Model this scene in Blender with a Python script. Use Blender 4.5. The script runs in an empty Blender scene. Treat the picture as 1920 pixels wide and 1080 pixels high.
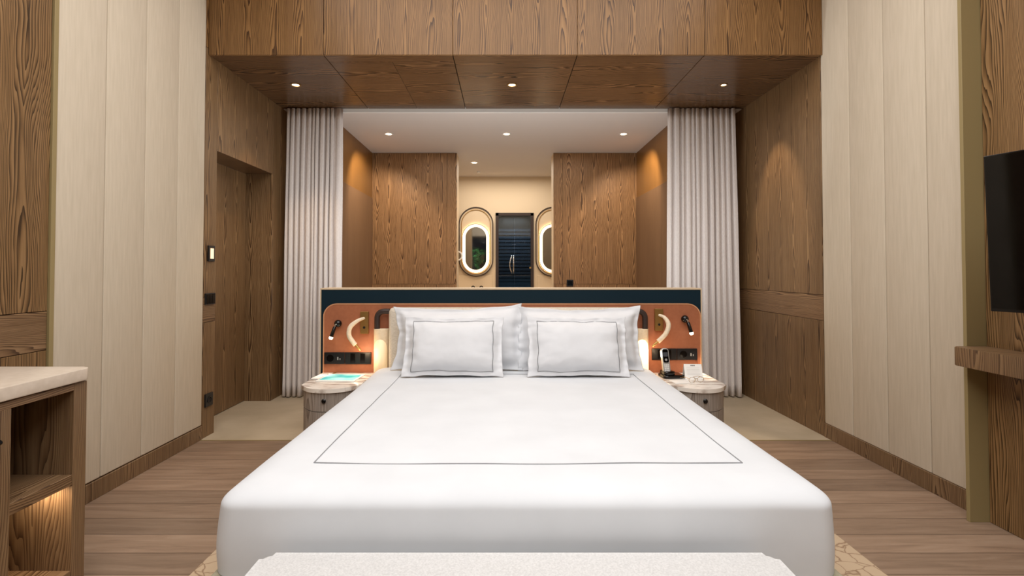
import bpy, bmesh, math, random
from mathutils import Vector, Matrix, noise
random.seed(7)
PI = math.pi
S = bpy.context.scene
COL = S.collection

# ---------------------------------------------------------------- camera
cam_d = bpy.data.cameras.new('camera'); cam = bpy.data.objects.new('camera', cam_d); COL.objects.link(cam)
cam.location = (0, 0, 1.25)
cam.rotation_euler = (math.radians(90 + 1.16), 0, 0)
cam_d.sensor_width = 36; cam_d.lens = 36 * 950 / 1920
cam_d.shift_y = -52.3 / 1920; cam_d.shift_x = 15 / 1920
cam_d.clip_start = 0.05
S.camera = cam
# ---------------------------------------------------------------- world, exposure
w = bpy.data.worlds.new('world'); S.world = w; w.use_nodes = True
w.node_tree.nodes['Background'].inputs[0].default_value = (0.55, 0.65, 0.8, 1)
w.node_tree.nodes['Background'].inputs[1].default_value = 0.03
S.view_settings.view_transform = 'Standard'; S.view_settings.look = 'None'
S.view_settings.gamma = 1; S.view_settings.exposure = 0.57
S.view_settings.use_curve_mapping = False
# ---------------------------------------------------------------- room lights (added area lights, no fixtures modelled)
def K(t):   # rough kelvin to rgb
    return {2700: (1, .60, .28), 3000: (1, .70, .42), 3500: (1, .80, .58), 4200: (1, .90, .78), 5000: (1, .985, .97), 6500: (.93, .97, 1)}[t]
def area(name, loc, size, energy, col, rot=(0, 0, 0), parent=None, spread=None):
    d = bpy.data.lights.new(name, 'AREA'); d.shape = 'RECTANGLE'; d.size = size[0]; d.size_y = size[1]
    d.energy = energy; d.color = col
    if spread: d.spread = spread
    o = bpy.data.objects.new(name, d); o.location = loc; o.rotation_euler = rot; COL.objects.link(o)
    if parent: o.parent = parent
    return o
def spot(name, loc, energy, col, angle=60, blend=.5, rot=(0, 0, 0), parent=None, r=.02):
    d = bpy.data.lights.new(name, 'SPOT'); d.energy = energy; d.color = col
    d.spot_size = math.radians(angle); d.spot_blend = blend; d.shadow_soft_size = r
    o = bpy.data.objects.new(name, d); o.location = loc; o.rotation_euler = rot; COL.objects.link(o)
    if parent: o.parent = parent
    return o
area('added_overhead_light', (0.1, 1.75, 3.66), (3.4, 3.4), 84, K(5000))  # added overhead light for bed and walls, without a fitting
area('added_overhead_light', (0.1, -1.2, 3.66), (3.2, 1.8), 72, K(6500))  # added unseen fill behind the camera, lightens surfaces facing it
area('added_bathroom_fill', (0.0, 5.95, 2.86), (2.6, 1.2), 16, K(4200))  # added fill for the bathroom, no panel in its ceiling
area('added_uplight_fill', (.053, 4.12, .70), (2.7, .1), 26, K(6500), (PI, 0, 0))  # added uplight hidden behind the headboard, lifts ceiling and soffit

# ---------------------------------------------------------------- materials
def lin(c):
    out = []
    for v in c:
        v /= 255
        out.append(v / 12.92 if v <= .04045 else ((v + .055) / 1.055) ** 2.4)
    return (*out, 1)
def mat(name, c, rough=.5, metal=0, emit=None, es=0, alpha=None, spec=None, trans=None, coat=None, sheen=None):
    m = bpy.data.materials.new(name); m.use_nodes = True
    b = m.node_tree.nodes['Principled BSDF']
    b.inputs['Base Color'].default_value = lin(c); b.inputs['Roughness'].default_value = rough
    b.inputs['Metallic'].default_value = metal
    if emit: b.inputs['Emission Color'].default_value = lin(emit); b.inputs['Emission Strength'].default_value = es
    if spec is not None: b.inputs['Specular IOR Level'].default_value = spec
    if trans: b.inputs['Transmission Weight'].default_value = trans
    if coat: b.inputs['Coat Weight'].default_value = coat
    if sheen: b.inputs['Sheen Weight'].default_value = sheen
    # a faint procedural variation on every plain material
    nt = m.node_tree; N = nt.nodes; L = nt.links
    if not emit and not trans:
        tc = N.new('ShaderNodeTexCoord'); n = N.new('ShaderNodeTexNoise'); n.inputs['Scale'].default_value = 9; n.inputs['Detail'].default_value = 4
        L.new(tc.outputs['Object'], n.inputs['Vector'])
        r = N.new('ShaderNodeMapRange'); r.inputs[3].default_value = max(rough - .05, .01); r.inputs[4].default_value = min(rough + .05, 1)
        L.new(n.outputs['Fac'], r.inputs[0]); L.new(r.outputs[0], b.inputs['Roughness'])
    return m
def ramp(N, stops):
    r = N.new('ShaderNodeValToRGB'); e = r.color_ramp.elements
    e[0].position, e[0].color = stops[0][0], lin(stops[0][1])
    e[1].position, e[1].color = stops[-1][0], lin(stops[-1][1])
    for p, c in stops[1:-1]:
        x = e.new(p); x.color = lin(c)
    return r
def math_n(N, L, op, a, b):
    n = N.new('ShaderNodeMath'); n.operation = op
    for i, v in enumerate((a, b)):
        if v is None: continue
        if isinstance(v, (int, float)): n.inputs[i].default_value = v
        else: L.new(v, n.inputs[i])
    return n.outputs[0]
def wood(name, dark, mid, light, axis='z', rough=.45, leaf=.2, dens=300, wav=1.6, amt=1.25, bump=.12, spec=.4, fibre=1.0):
    """sliced veneer: mirrored leaves, each with a chain of cathedral figures between straight grain"""
    m = bpy.data.materials.new(name); m.use_nodes = True
    nt = m.node_tree; N = nt.nodes; L = nt.links; b = N['Principled BSDF']
    tc = N.new('ShaderNodeTexCoord'); oi = N.new('ShaderNodeObjectInfo')
    add = N.new('ShaderNodeVectorMath'); add.operation = 'ADD'
    L.new(tc.outputs['Object'], add.inputs[0])
    mu = N.new('ShaderNodeVectorMath'); mu.operation = 'SCALE'; mu.inputs[0].default_value = (23, 37, 51)
    L.new(oi.outputs['Random'], mu.inputs['Scale']); L.new(mu.outputs[0], add.inputs[1])
    sp = N.new('ShaderNodeSeparateXYZ'); L.new(add.outputs[0], sp.inputs[0])
    ax = 'xyz'.index(axis); oth = [i for i in range(3) if i != ax]
    along = sp.outputs[ax]
    across = math_n(N, L, 'ADD', sp.outputs[oth[0]], sp.outputs[oth[1]])
    def nz(x, y, z, det=1, rgh=.5):
        c = N.new('ShaderNodeCombineXYZ')
        for k, v in enumerate((x, y, z)):
            if isinstance(v, (int, float)): c.inputs[k].default_value = v
            else: L.new(v, c.inputs[k])
        n = N.new('ShaderNodeTexNoise'); n.inputs['Scale'].default_value = 1; n.inputs['Detail'].default_value = det
        n.inputs['Roughness'].default_value = rgh; L.new(c.outputs[0], n.inputs['Vector']); return n.outputs['Fac']
    mulv = lambda a, k: math_n(N, L, 'MULTIPLY', a, k)
    warp = math_n(N, L, 'ADD', across, mulv(nz(mulv(across, 7), mulv(along, .9), 0), leaf * .45))
    cell = math_n(N, L, 'FLOOR', math_n(N, L, 'DIVIDE', warp, leaf), None)
    fr0 = math_n(N, L, 'FRACT', math_n(N, L, 'DIVIDE', warp, leaf), None)
    u = mulv(math_n(N, L, 'ABSOLUTE', math_n(N, L, 'SUBTRACT', fr0, .5), None), leaf)
    val = mulv(math_n(N, L, 'POWER', u, 1.5), dens)
    wv = mulv(nz(mulv(cell, 3.7), mulv(along, 1.5), 1.3, 1), wav * 5)
    rag = mulv(nz(mulv(across, 34), mulv(along, 2.2), 4, 2), 1.5)
    fr = math_n(N, L, 'FRACT', math_n(N, L, 'ADD', math_n(N, L, 'ADD', val, wv), rag), None)
    f3 = math_n(N, L, 'POWER', fr, 2.2)
    fib = nz(mulv(across, 260), mulv(along, 7), 2, 3, .6)
    fib2 = nz(mulv(across, 55), mulv(along, 1.1), 7, 2, .5)
    pat = math_n(N, L, 'ADD', mulv(f3, .5 * amt), math_n(N, L, 'ADD', mulv(fib, .38 * fibre), mulv(fib2, .3 * fibre)))
    r = ramp(N, [(.24, light), (.48, mid), (.82, dark)]); L.new(pat, r.inputs[0])
    hs = N.new('ShaderNodeHueSaturation'); L.new(r.outputs[0], hs.inputs['Color'])
    mr = N.new('ShaderNodeMapRange'); mr.inputs[1].default_value = .3; mr.inputs[2].default_value = .7
    mr.inputs[3].default_value = .9; mr.inputs[4].default_value = 1.1
    L.new(nz(mulv(across, 3), mulv(along, .5), 9), mr.inputs[0]); L.new(mr.outputs[0], hs.inputs['Value'])
    L.new(hs.outputs[0], b.inputs['Base Color'])
    b.inputs['Roughness'].default_value = rough; b.inputs['Specular IOR Level'].default_value = spec
    bp = N.new('ShaderNodeBump'); bp.inputs['Strength'].default_value = bump; bp.inputs['Distance'].default_value = .002
    L.new(pat, bp.inputs['Height']); L.new(bp.outputs[0], b.inputs['Normal'])
    return m
WD = ((66, 44, 24), (124, 94, 62), (150, 120, 84))
M = {}
M['wood'] = wood('walnut_veneer', *WD)
M['wood_beam'] = wood('beam_veneer', (72, 46, 22), (130, 94, 54), (154, 116, 72))
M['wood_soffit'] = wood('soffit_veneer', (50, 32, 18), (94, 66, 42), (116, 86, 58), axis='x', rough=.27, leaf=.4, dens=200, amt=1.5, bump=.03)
M['wood_bath'] = wood('bathroom_veneer', (76, 50, 28), (140, 104, 68), (172, 134, 94), leaf=.18, wav=2, dens=260)
M['wood_side'] = wood('side_veneer', (96, 70, 48), (118, 90, 66), (130, 102, 76), amt=.4, bump=.04)
M['wood_amber'] = wood('amber_veneer', (100, 68, 32), (126, 88, 44), (142, 102, 56), rough=.35, amt=.4, bump=.03)
M['wood_cab'] = wood('cabinet_veneer', (72, 50, 32), (118, 90, 62), (144, 116, 84), leaf=.3, dens=250, wav=1.2, amt=.95)
M['wood_cab_y'] = wood('cabinet_veneer_long', (76, 52, 32), (126, 96, 66), (150, 120, 88), axis='y', leaf=.24, dens=300)
M['wood_strong'] = wood('panel_veneer', (62, 42, 20), (126, 94, 58), (156, 122, 82), leaf=.34, dens=230, wav=2.4, amt=1.25)
M['wood_stand'] = wood('nightstand_veneer', (104, 92, 84), (150, 138, 128), (180, 170, 160), leaf=.09, dens=500, amt=.8)
M['gap'] = mat('dark_joint', (30, 22, 16), .9)
M['plaster'] = mat('white_plaster', (214, 206, 200), .85)
M['cream_wall'] = mat('cream_wall', (222, 202, 172), .7)
M['bronze'] = mat('bronze_lacquer', (152, 134, 92), .5, .1)
M['brass'] = mat('brushed_brass', (176, 140, 84), .35, .85)
M['black'] = mat('black_plastic', (22, 22, 24), .35)
M['blackgloss'] = mat('black_gloss', (8, 8, 9), .12)
M['blackmetal'] = mat('black_metal', (20, 18, 18), .25, .6)
M['screen'] = mat('tv_screen', (3, 3, 4), .06, spec=.35)
M['darktube'] = mat('dark_bronze_tube', (62, 50, 46), .4, .3)
M['teal'] = mat('dark_teal_lacquer', (8, 34, 46), .6, spec=.2)
M['cap'] = mat('cream_edge_trim', (210, 188, 158), .5)
M['white'] = mat('white_card', (240, 238, 234), .6)
M['whitepl'] = mat('white_plastic', (236, 234, 230), .35)
M['silver'] = mat('silver_plastic', (190, 190, 188), .3, .5)
M['chrome'] = mat('chrome', (220, 220, 220), .12, 1)
M['mirror'] = mat('mirror_glass', (150, 150, 150), .02, 1)
M['ledring'] = mat('led_ring', (255, 244, 222), .5, emit=(255, 232, 194), es=1.15)
M['lens'] = mat('downlight_lens', (255, 240, 215), .5, emit=(255, 226, 180), es=9)
M['lens_dim'] = mat('lamp_tip', (255, 240, 215), .5, emit=(255, 236, 205), es=3)
M['ink'] = mat('dark_ink', (60, 56, 54), .7)
M['piping'] = mat('grey_stitching', (150, 150, 152), .8)
M['glass'] = mat('smoked_glass', (150, 160, 165), .03, trans=1)
M['clearglass'] = mat('clear_glass', (250, 250, 250), .01, trans=1)
M['night'] = mat('dark_slate_slats', (52, 66, 82), .5)
M['goose'] = None

def tex_mat(name, c1, c2, scale, rough, bump=0, stretch=(1, 1, 1), detail=5, dist=.001, spec=None, lo=.3, hi=.7, sheen=0):
    m = bpy.data.materials.new(name); m.use_nodes = True
    nt = m.node_tree; N = nt.nodes; L = nt.links; b = N['Principled BSDF']
    tc = N.new('ShaderNodeTexCoord'); mp = N.new('ShaderNodeMapping'); mp.inputs['Scale'].default_value = stretch
    L.new(tc.outputs['Object'], mp.inputs['Vector'])
    n = N.new('ShaderNodeTexNoise'); n.inputs['Scale'].default_value = scale; n.inputs['Detail'].default_value = detail
    L.new(mp.outputs[0], n.inputs['Vector'])
    r = ramp(N, [(lo, c1), (hi, c2)]); L.new(n.outputs['Fac'], r.inputs[0]); L.new(r.outputs[0], b.inputs['Base Color'])
    b.inputs['Roughness'].default_value = rough
    if spec is not None: b.inputs['Specular IOR Level'].default_value = spec
    if sheen: b.inputs['Sheen Weight'].default_value = sheen
    if bump:
        bp = N.new('ShaderNodeBump'); bp.inputs['Strength'].default_value = bump; bp.inputs['Distance'].default_value = dist
        L.new(n.outputs['Fac'], bp.inputs['Height']); L.new(bp.outputs[0], b.inputs['Normal'])
    return m
M['fabric_wall'] = tex_mat('beige_wall_fabric', (202, 189, 168), (211, 198, 178), 45, .9, .25, (1.6, 1.6, .12), spec=.15)
M['curtain'] = tex_mat('curtain_linen', (224, 215, 210), (236, 228, 223), 160, .9, .1, (1, 1, .3), spec=.1)
M['linen'] = tex_mat('white_cotton', (214, 216, 219), (220, 222, 225), 5, .85, .03, spec=.15, sheen=.1)
M['pillow'] = tex_mat('white_pillow_cotton', (216, 217, 220), (224, 225, 228), 6, .85, .05, spec=.15)
M['bench'] = tex_mat('pale_grey_fabric', (196, 194, 192), (216, 214, 212), 180, .95, .3, spec=.1)
M['pad'] = tex_mat('cream_linen_upholstery', (200, 188, 172), (222, 212, 196), 220, .9, .3, (.3, 1, 1), spec=.15)
M['leather'] = tex_mat('terracotta_leather', (158, 96, 66), (166, 103, 72), 40, .5, .1, spec=.35)
M['marble'] = tex_mat('veined_stone', (178, 160, 146), (240, 232, 222), 9, .25, 0, (1, 3, 1), 8, lo=.36, hi=.5)
M['stonetop'] = tex_mat('cream_stone', (202, 186, 168), (214, 199, 182), 40, .28)
M['tile'] = tex_mat('sand_tile', (166, 150, 126), (184, 168, 144), 3, .55, 0, detail=6)
M['base'] = tex_mat('pale_bed_base', (168, 160, 134), (184, 176, 150), 90, .8, .1)
M['leaf'] = tex_mat('leaf_green', (20, 70, 36), (60, 130, 66), 12, .5)
M['shade'] = tex_mat('cream_lamp_shade', (228, 204, 168), (238, 216, 184), 60, .7)
M['goose'] = tex_mat('wrapped_cream_leather', (226, 206, 176), (240, 224, 200), 80, .6)

def plank_mat():
    m = bpy.data.materials.new('oak_planks'); m.use_nodes = True
    nt = m.node_tree; N = nt.nodes; L = nt.links; b = N['Principled BSDF']
    tc = N.new('ShaderNodeTexCoord')
    mp = N.new('ShaderNodeMapping'); mp.inputs['Location'].default_value = (.35, -.055, 0); L.new(tc.outputs['Object'], mp.inputs['Vector'])
    br = N.new('ShaderNodeTexBrick'); L.new(mp.outputs[0], br.inputs['Vector'])
    br.inputs['Scale'].default_value = 1; br.inputs['Brick Width'].default_value = 1.9; br.inputs['Row Height'].default_value = .158
    br.inputs['Mortar Size'].default_value = .0018; br.inputs['Mortar Smooth'].default_value = .2; br.offset = .37; br.offset_frequency = 3
    br.inputs['Color1'].default_value = (0, 0, 0, 1); br.inputs['Color2'].default_value = (1, 1, 1, 1); br.inputs['Mortar'].default_value = (.5, .5, .5, 1)
    br.inputs['Bias'].default_value = 0
    # offset the grain per plank
    sc = N.new('ShaderNodeVectorMath'); sc.operation = 'SCALE'; L.new(br.outputs['Color'], sc.inputs[0]); sc.inputs['Scale'].default_value = 9
    ad = N.new('ShaderNodeVectorMath'); ad.operation = 'ADD'; L.new(mp.outputs[0], ad.inputs[0]); L.new(sc.outputs[0], ad.inputs[1])
    m2 = N.new('ShaderNodeMapping'); m2.inputs['Scale'].default_value = (1.1, 11, 1); L.new(ad.outputs[0], m2.inputs['Vector'])
    n = N.new('ShaderNodeTexNoise'); n.inputs['Scale'].default_value = 2.2; n.inputs['Detail'].default_value = 7; n.inputs['Roughness'].default_value = .62
    L.new(m2.outputs[0], n.inputs['Vector'])
    n.inputs['Distortion'].default_value = .6
    r = ramp(N, [(.2, (116, 94, 76)), (.5, (144, 119, 98)), (.8, (160, 136, 115))]); L.new(n.outputs['Fac'], r.inputs[0])
    hs = N.new('ShaderNodeHueSaturation'); L.new(r.outputs[0], hs.inputs['Color'])
    mr = N.new('ShaderNodeMapRange'); mr.inputs[3].default_value = .82; mr.inputs[4].default_value = 1.16
    L.new(br.outputs['Color'], mr.inputs[0]); L.new(mr.outputs[0], hs.inputs['Value'])
    mx = N.new('ShaderNodeMixRGB'); L.new(br.outputs['Fac'], mx.inputs[0]); L.new(hs.outputs[0], mx.inputs[1]); mx.inputs[2].default_value = lin((70, 54, 42))
    L.new(mx.outputs[0], b.inputs['Base Color']); b.inputs['Roughness'].default_value = .42
    b.inputs['Specular IOR Level'].default_value = .4
    bp = N.new('ShaderNodeBump'); bp.inputs['Strength'].default_value = .15; bp.inputs['Distance'].default_value = .002
    L.new(n.outputs['Fac'], bp.inputs['Height']); L.new(bp.outputs[0], b.inputs['Normal'])
    return m
M['planks'] = plank_mat()
def rug_mat():
    m = bpy.data.materials.new('veined_rug'); m.use_nodes = True
    nt = m.node_tree; N = nt.nodes; L = nt.links; b = N['Principled BSDF']
    tc = N.new('ShaderNodeTexCoord'); n = N.new('ShaderNodeTexNoise'); n.inputs['Scale'].default_value = 5; n.inputs['Detail'].default_value = 4
    L.new(tc.outputs['Object'], n.inputs['Vector'])
    mv = N.new('ShaderNodeMixRGB'); mv.inputs[0].default_value = .12; L.new(tc.outputs['Object'], mv.inputs[1]); L.new(n.outputs['Color'], mv.inputs[2])
    v = N.new('ShaderNodeTexVoronoi'); v.feature = 'DISTANCE_TO_EDGE'; v.inputs['Scale'].default_value = 14; L.new(mv.outputs[0], v.inputs['Vector'])
    r = ramp(N, [(.0, (142, 114, 90)), (.05, (190, 166, 138))]); L.new(v.outputs['Distance'], r.inputs[0])
    L.new(r.outputs[0], b.inputs['Base Color']); b.inputs['Roughness'].default_value = .95; b.inputs['Specular IOR Level'].default_value = .1
    return m
M['rug'] = rug_mat()
def tablet_mat():
    m = bpy.data.materials.new('turquoise_water_picture'); m.use_nodes = True
    nt = m.node_tree; N = nt.nodes; L = nt.links; b = N['Principled BSDF']
    tc = N.new('ShaderNodeTexCoord'); n = N.new('ShaderNodeTexNoise'); n.inputs['Scale'].default_value = 7; n.inputs['Detail'].default_value = 1
    L.new(tc.outputs['Object'], n.inputs['Vector'])
    r = ramp(N, [(.35, (40, 176, 180)), (.65, (170, 232, 226))]); L.new(n.outputs['Fac'], r.inputs[0])
    L.new(r.outputs[0], b.inputs['Base Color']); b.inputs['Roughness'].default_value = .3
    L.new(r.outputs[0], b.inputs['Emission Color']); b.inputs['Emission Strength'].default_value = .35  # printed picture is given a faint glow to brighten it
    return m
M['picture'] = tablet_mat()

# ---------------------------------------------------------------- mesh helpers
class MB:
    def __init__(s): s.bm = bmesh.new()
    def box(s, x0, x1, y0, y1, z0, z1, bev=0, seg=2):
        vs = [s.bm.verts.new(p) for p in ((x0, y0, z0), (x1, y0, z0), (x1, y1, z0), (x0, y1, z0), (x0, y0, z1), (x1, y0, z1), (x1, y1, z1), (x0, y1, z1))]
        fs = [s.bm.faces.new([vs[i] for i in f]) for f in ((0, 3, 2, 1), (4, 5, 6, 7), (0, 1, 5, 4), (1, 2, 6, 5), (2, 3, 7, 6), (3, 0, 4, 7))]
        if bev:
            es = list({e for f in fs for e in f.edges})
            bmesh.ops.bevel(s.bm, geom=es, offset=bev, segments=seg, affect='EDGES', profile=.5)
        return s
    def tube(s, pts, r, n=12, caps=True, rs=None):
        pts = [Vector(p) for p in pts]; rings = []
        prev = None
        for i, p in enumerate(pts):
            t = (pts[min(i + 1, len(pts) - 1)] - pts[max(i - 1, 0)]).normalized()
            if prev is None:
                a = Vector((0, 0, 1)) if abs(t.z) < .9 else Vector((1, 0, 0))
                u = t.cross(a).normalized()
            else:
                u = (prev - t * prev.dot(t)).normalized()
            prev = u; v = t.cross(u)
            rr = rs[i] if rs else r
            rings.append([s.bm.verts.new(p + (u * math.cos(2 * PI * k / n) + v * math.sin(2 * PI * k / n)) * rr) for k in range(n)])
        for a, b in zip(rings, rings[1:]):
            for k in range(n): s.bm.faces.new((a[k], a[(k + 1) % n], b[(k + 1) % n], b[k]))
        if caps:
            s.bm.faces.new(rings[0][::-1]); s.bm.faces.new(rings[-1])
        return s
    def prism(s, outline, axis, a, b, bev=0):
        """outline: 2D points; axis: 'x','y','z' the extrusion axis from a to b"""
        def P(p, t): return {'z': (p[0], p[1], t), 'y': (p[0], t, p[1]), 'x': (t, p[0], p[1])}[axis]
        lo = [s.bm.verts.new(P(p, a)) for p in outline]; hi = [s.bm.verts.new(P(p, b)) for p in outline]
        n = len(outline); fs = [s.bm.faces.new(lo[::-1]), s.bm.faces.new(hi)]
        es = list(fs[0].edges) + list(fs[1].edges)
        for k in range(n): s.bm.faces.new((lo[k], lo[(k + 1) % n], hi[(k + 1) % n], hi[k]))
        if bev: bmesh.ops.bevel(s.bm, geom=es, offset=bev, segments=2, affect='EDGES', profile=.5)
        return s
    def ring(s, out, inn, axis, a, b):
        """frame between two outlines with equal point counts"""
        def P(p, t): return {'z': (p[0], p[1], t), 'y': (p[0], t, p[1]), 'x': (t, p[0], p[1])}[axis]
        V = [[s.bm.verts.new(P(p, t)) for p in o] for o, t in ((out, a), (out, b), (inn, b), (inn, a))]
        n = len(out)
        for q in range(4):
            A, B = V[q], V[(q + 1) % 4]
            for k in range(n): s.bm.faces.new((A[k], A[(k + 1) % n], B[(k + 1) % n], B[k]))
        return s
    def sphere(s, c, r, seg=20, sc=(1, 1, 1)):
        m = Matrix.Translation(c) @ Matrix.Diagonal((r * sc[0], r * sc[1], r * sc[2], 1))
        bmesh.ops.create_uvsphere(s.bm, u_segments=seg, v_segments=seg // 2, radius=1, matrix=m); return s
    def build(s, name, m, parent=None, smooth=False, loc=None, angle=None):
        bmesh.ops.recalc_face_normals(s.bm, faces=s.bm.faces[:])
        me = bpy.data.meshes.new(name); s.bm.to_mesh(me); s.bm.free()
        me.materials.append(m if not isinstance(m, str) else M[m])
        if smooth or angle:
            for p in me.polygons: p.use_smooth = True
            me.set_sharp_from_angle(angle=math.radians(angle or 40))
        o = bpy.data.objects.new(name, me); COL.objects.link(o)
        if parent: o.parent = parent
        if loc: o.location = loc
        return o
def tag(o, label, cat, group=None):
    o['label'] = label; o['category'] = cat
    if group: o['group'] = group
    return o
def thing(name, label, cat, loc=(0, 0, 0), rotz=0, group=None):
    o = bpy.data.objects.new(name, None); COL.objects.link(o); o.location = loc; o.rotation_euler = (0, 0, rotz)
    o.empty_display_size = .1
    return tag(o, label, cat, group)
def struct(o, label=None):
    o['kind'] = 'structure'
    if label: o['label'] = label
    return o
def copy_tree(o, parent=None):
    c = o.copy(); COL.objects.link(c); c.parent = parent
    for ch in list(o.children): copy_tree(ch, c)
    return c
def rrect(x0, x1, y0, y1, r, n=8, corners=(1, 1, 1, 1)):
    """rounded rectangle outline ccw from bottom-left; corners bl, br, tr, tl"""
    pts = []
    for (cx, cy, a0), on, (px, py) in zip(((x0 + r, y0 + r, PI), (x1 - r, y0 + r, 1.5 * PI), (x1 - r, y1 - r, 0), (x0 + r, y1 - r, .5 * PI)), corners, ((x0, y0), (x1, y0), (x1, y1), (x0, y1))):
        if on:
            for k in range(n + 1):
                a = a0 + .5 * PI * k / n; pts.append((cx + r * math.cos(a), cy + r * math.sin(a)))
        else: pts.append((px, py))
    return pts
def circle(cx, cy, r, n=24): return [(cx + r * math.cos(2 * PI * k / n), cy + r * math.sin(2 * PI * k / n)) for k in range(n)]

# ================================================================ ROOM SHELL
XL, XR = -2.235, 2.41         # faces of the side walls
YB = 3.80                     # front of the beam
ZS = 2.88                     # soffit height
CH = 3.7                      # bedroom ceiling height
YN = -2.6                     # rear wall (behind the camera)
YC = 5.08                     # back edge of the soffit
# floors
f = struct(MB().box(XL - .35, XR + .3, YN - .1, 3.75, -.06, 0).build('floor', 'planks'), 'brown grey oak plank floor')
f = struct(MB().box(XL - .35, XR + .3, 3.75, 9.0, -.06, .001).build('floor', 'tile'), 'sand coloured tiled floor')
struct(MB().box(XL, XR, 3.745, 3.753, -.01, .003).build('trim_1', 'bronze'), 'thin metal strip between plank and tile floor')
struct(MB().box(XL - .3, XR + .3, YN - .1, YB + .1, CH, CH + .1).build('ceiling', 'plaster'), 'white bedroom ceiling')
# rear wall with the window (seen only in the mirrors)
wb = struct(MB().box(XL - .3, -1.7, YN - .12, YN, 0, CH).box(1.7, XR + .3, YN - .12, YN, 0, CH).box(-1.7, 1.7, YN - .12, YN, 2.6, CH).build('wall_back', 'cream_wall'))
w1 = struct(MB().box(-1.7, 1.7, YN - .08, YN - .02, 2.54, 2.6).box(-1.7, 1.7, YN - .08, YN - .02, 0, .06).box(-1.7, -1.64, YN - .08, YN - .02, .06, 2.54)
            .box(1.64, 1.7, YN - .08, YN - .02, .06, 2.54).box(-.03, .03, YN - .08, YN - .02, .06, 2.54).build('window_1', 'blackmetal'))
MB().box(-1.64, 1.64, YN - .055, YN - .045, .06, 2.54).build('pane', 'clearglass', w1)

# left wall ----------------------------------------------------------
DY0, DY1, DZ = 3.93, 4.87, 2.18         # door niche
g = .003
wl = struct(MB().box(XL - .3, XL - .02, YN, DY0, 0, CH).box(XL - .3, XL - .02, DY0, DY1, DZ + .02, ZS + .1).box(XL - .3, XL - .02, DY1 + .02, 5.45, 0, ZS + .1).build('wall_left', 'gap'), 'left bedroom wall')
def panel(name, wall, x0, x1, y0, y1, z0, z1, m, bev=.0015, label=None):
    o = MB().box(x0, x1, y0 + g / 2, y1 - g / 2, z0 + g / 2, z1 - g / 2, bev, 1).build(name, m, wall)
    if label: o['label'] = label
    return o
BZ0, BZ1 = .86, 1.05
# dark veneer left of the fabric, three bands
for (y0, y1) in ((YN, -1.1), (-1.1, .7), (.7, 2.49)):
    panel('wood_panel', wl, XL - .03, XL - .005, y0, y1, 0, BZ0, 'wood_strong')
    panel('wood_panel', wl, XL - .03, XL - .005, y0, y1, BZ0, BZ1, 'wood_cab_y')
    panel('wood_panel', wl, XL - .03, XL - .005, y0, y1, BZ1, CH, 'wood_strong')
o = MB().box(XL - .02, XL + .006, 2.49, 2.515, 0, CH, .001, 1).build('metal_strip', 'bronze', wl); o['label'] = 'bronze coloured metal strip'
def fabric_panels(wall, ys, x0, x1, sign):
    for a, b in zip(ys, ys[1:]):
        o = MB().box(min(x0, x1), max(x0, x1), a + .002, b - .002, .105, CH, .007, 3).build('fabric_panel', 'fabric_wall', wall, angle=50)
        o['label'] = 'beige fabric covered wall panel'
fabric_panels(wl, (2.515, 2.83, 3.145, 3.46, YB - .03), XL - .02, XL, 1)
MB().box(XL - .03, XL, YB - .03, YB + .02, ZS + .052, CH, .001, 1).build('pilaster_panel', 'wood_beam', wl)
panel('pilaster_panel', wl, XL - .03, XL, YB - .03, DY0, BZ1, ZS + .05, 'wood')
panel('pilaster_panel', wl, XL - .03, XL, YB - .03, DY0, BZ0, BZ1, 'wood_cab_y')
panel('pilaster_panel', wl, XL - .03, XL, YB - .03, DY0, 0, BZ0, 'wood')
panel('over_door_panel', wl, XL - .03, XL, DY0, DY1 + .02, DZ, ZS + .05, 'wood')
panel('wood_panel', wl, XL - .03, XL, DY1 + .02, 5.3, 0, ZS + .05, 'wood')
# niche reveals and the door
nx = XL - .25
d1 = struct(MB().box(nx - .04, nx, DY0, DY1, 0.006, DZ, .001, 1).build('door_1', 'wood'), 'flush wooden door in a deep reveal')
MB().box(nx, XL - .001, DY1, DY1 + .02, 0, DZ, .001, 1).build('door_reveal', 'wood', d1)
MB().box(nx, XL - .001, DY0 - .02, DY0, 0, DZ, .001, 1).build('door_reveal', 'wood', d1)
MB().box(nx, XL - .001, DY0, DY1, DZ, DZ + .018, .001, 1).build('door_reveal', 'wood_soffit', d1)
MB().box(nx - .06, nx - .041, DY0 - .02, DY1 + .02, 0, DZ).build('door_backing', 'gap', d1)
struct(MB().box(XL - .02, XL + .004, 2.515, YB - .03, 0, .1, .002, 1).build('baseboard_left', 'wood_cab'), 'low brown wooden baseboard')

# right wall ---------------------------------------------------------
wr = struct(MB().box(XR + .02, XR + .3, YN, 5.45, 0, CH).build('wall_right', 'gap'), 'right bedroom wall')
for (y0, y1) in ((YN, -1.1), (-1.1, .9), (.9, 2.54)):
    panel('wood_panel', wr, XR, XR + .03, y0, y1, 0, CH, 'wood_strong')
fabric_panels(wr, (2.56, 2.88, 3.2, 3.52, YB + .03), XR + .02, XR, -1)
o = MB().box(2.313, XR + .02, 2.54, 2.56, 0, CH, .001, 1).build('metal_fin', 'bronze', wr); o['label'] = 'projecting bronze coloured metal fin'
for z0, z1, mm in ((0, BZ0 + .01, 'wood'), (BZ0 + .01, BZ1 + .015, 'wood_cab_y'), (BZ1 + .015, ZS + .05, 'wood')):
    panel('wood_panel', wr, XR, XR + .03, YB + .03, 5.3, z0, z1, mm)
struct(MB().box(XR - .004, XR + .02, 2.56, YB + .03, 0, .105, .002, 1).build('baseboard_right', 'wood_cab'), 'low brown wooden baseboard')

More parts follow.
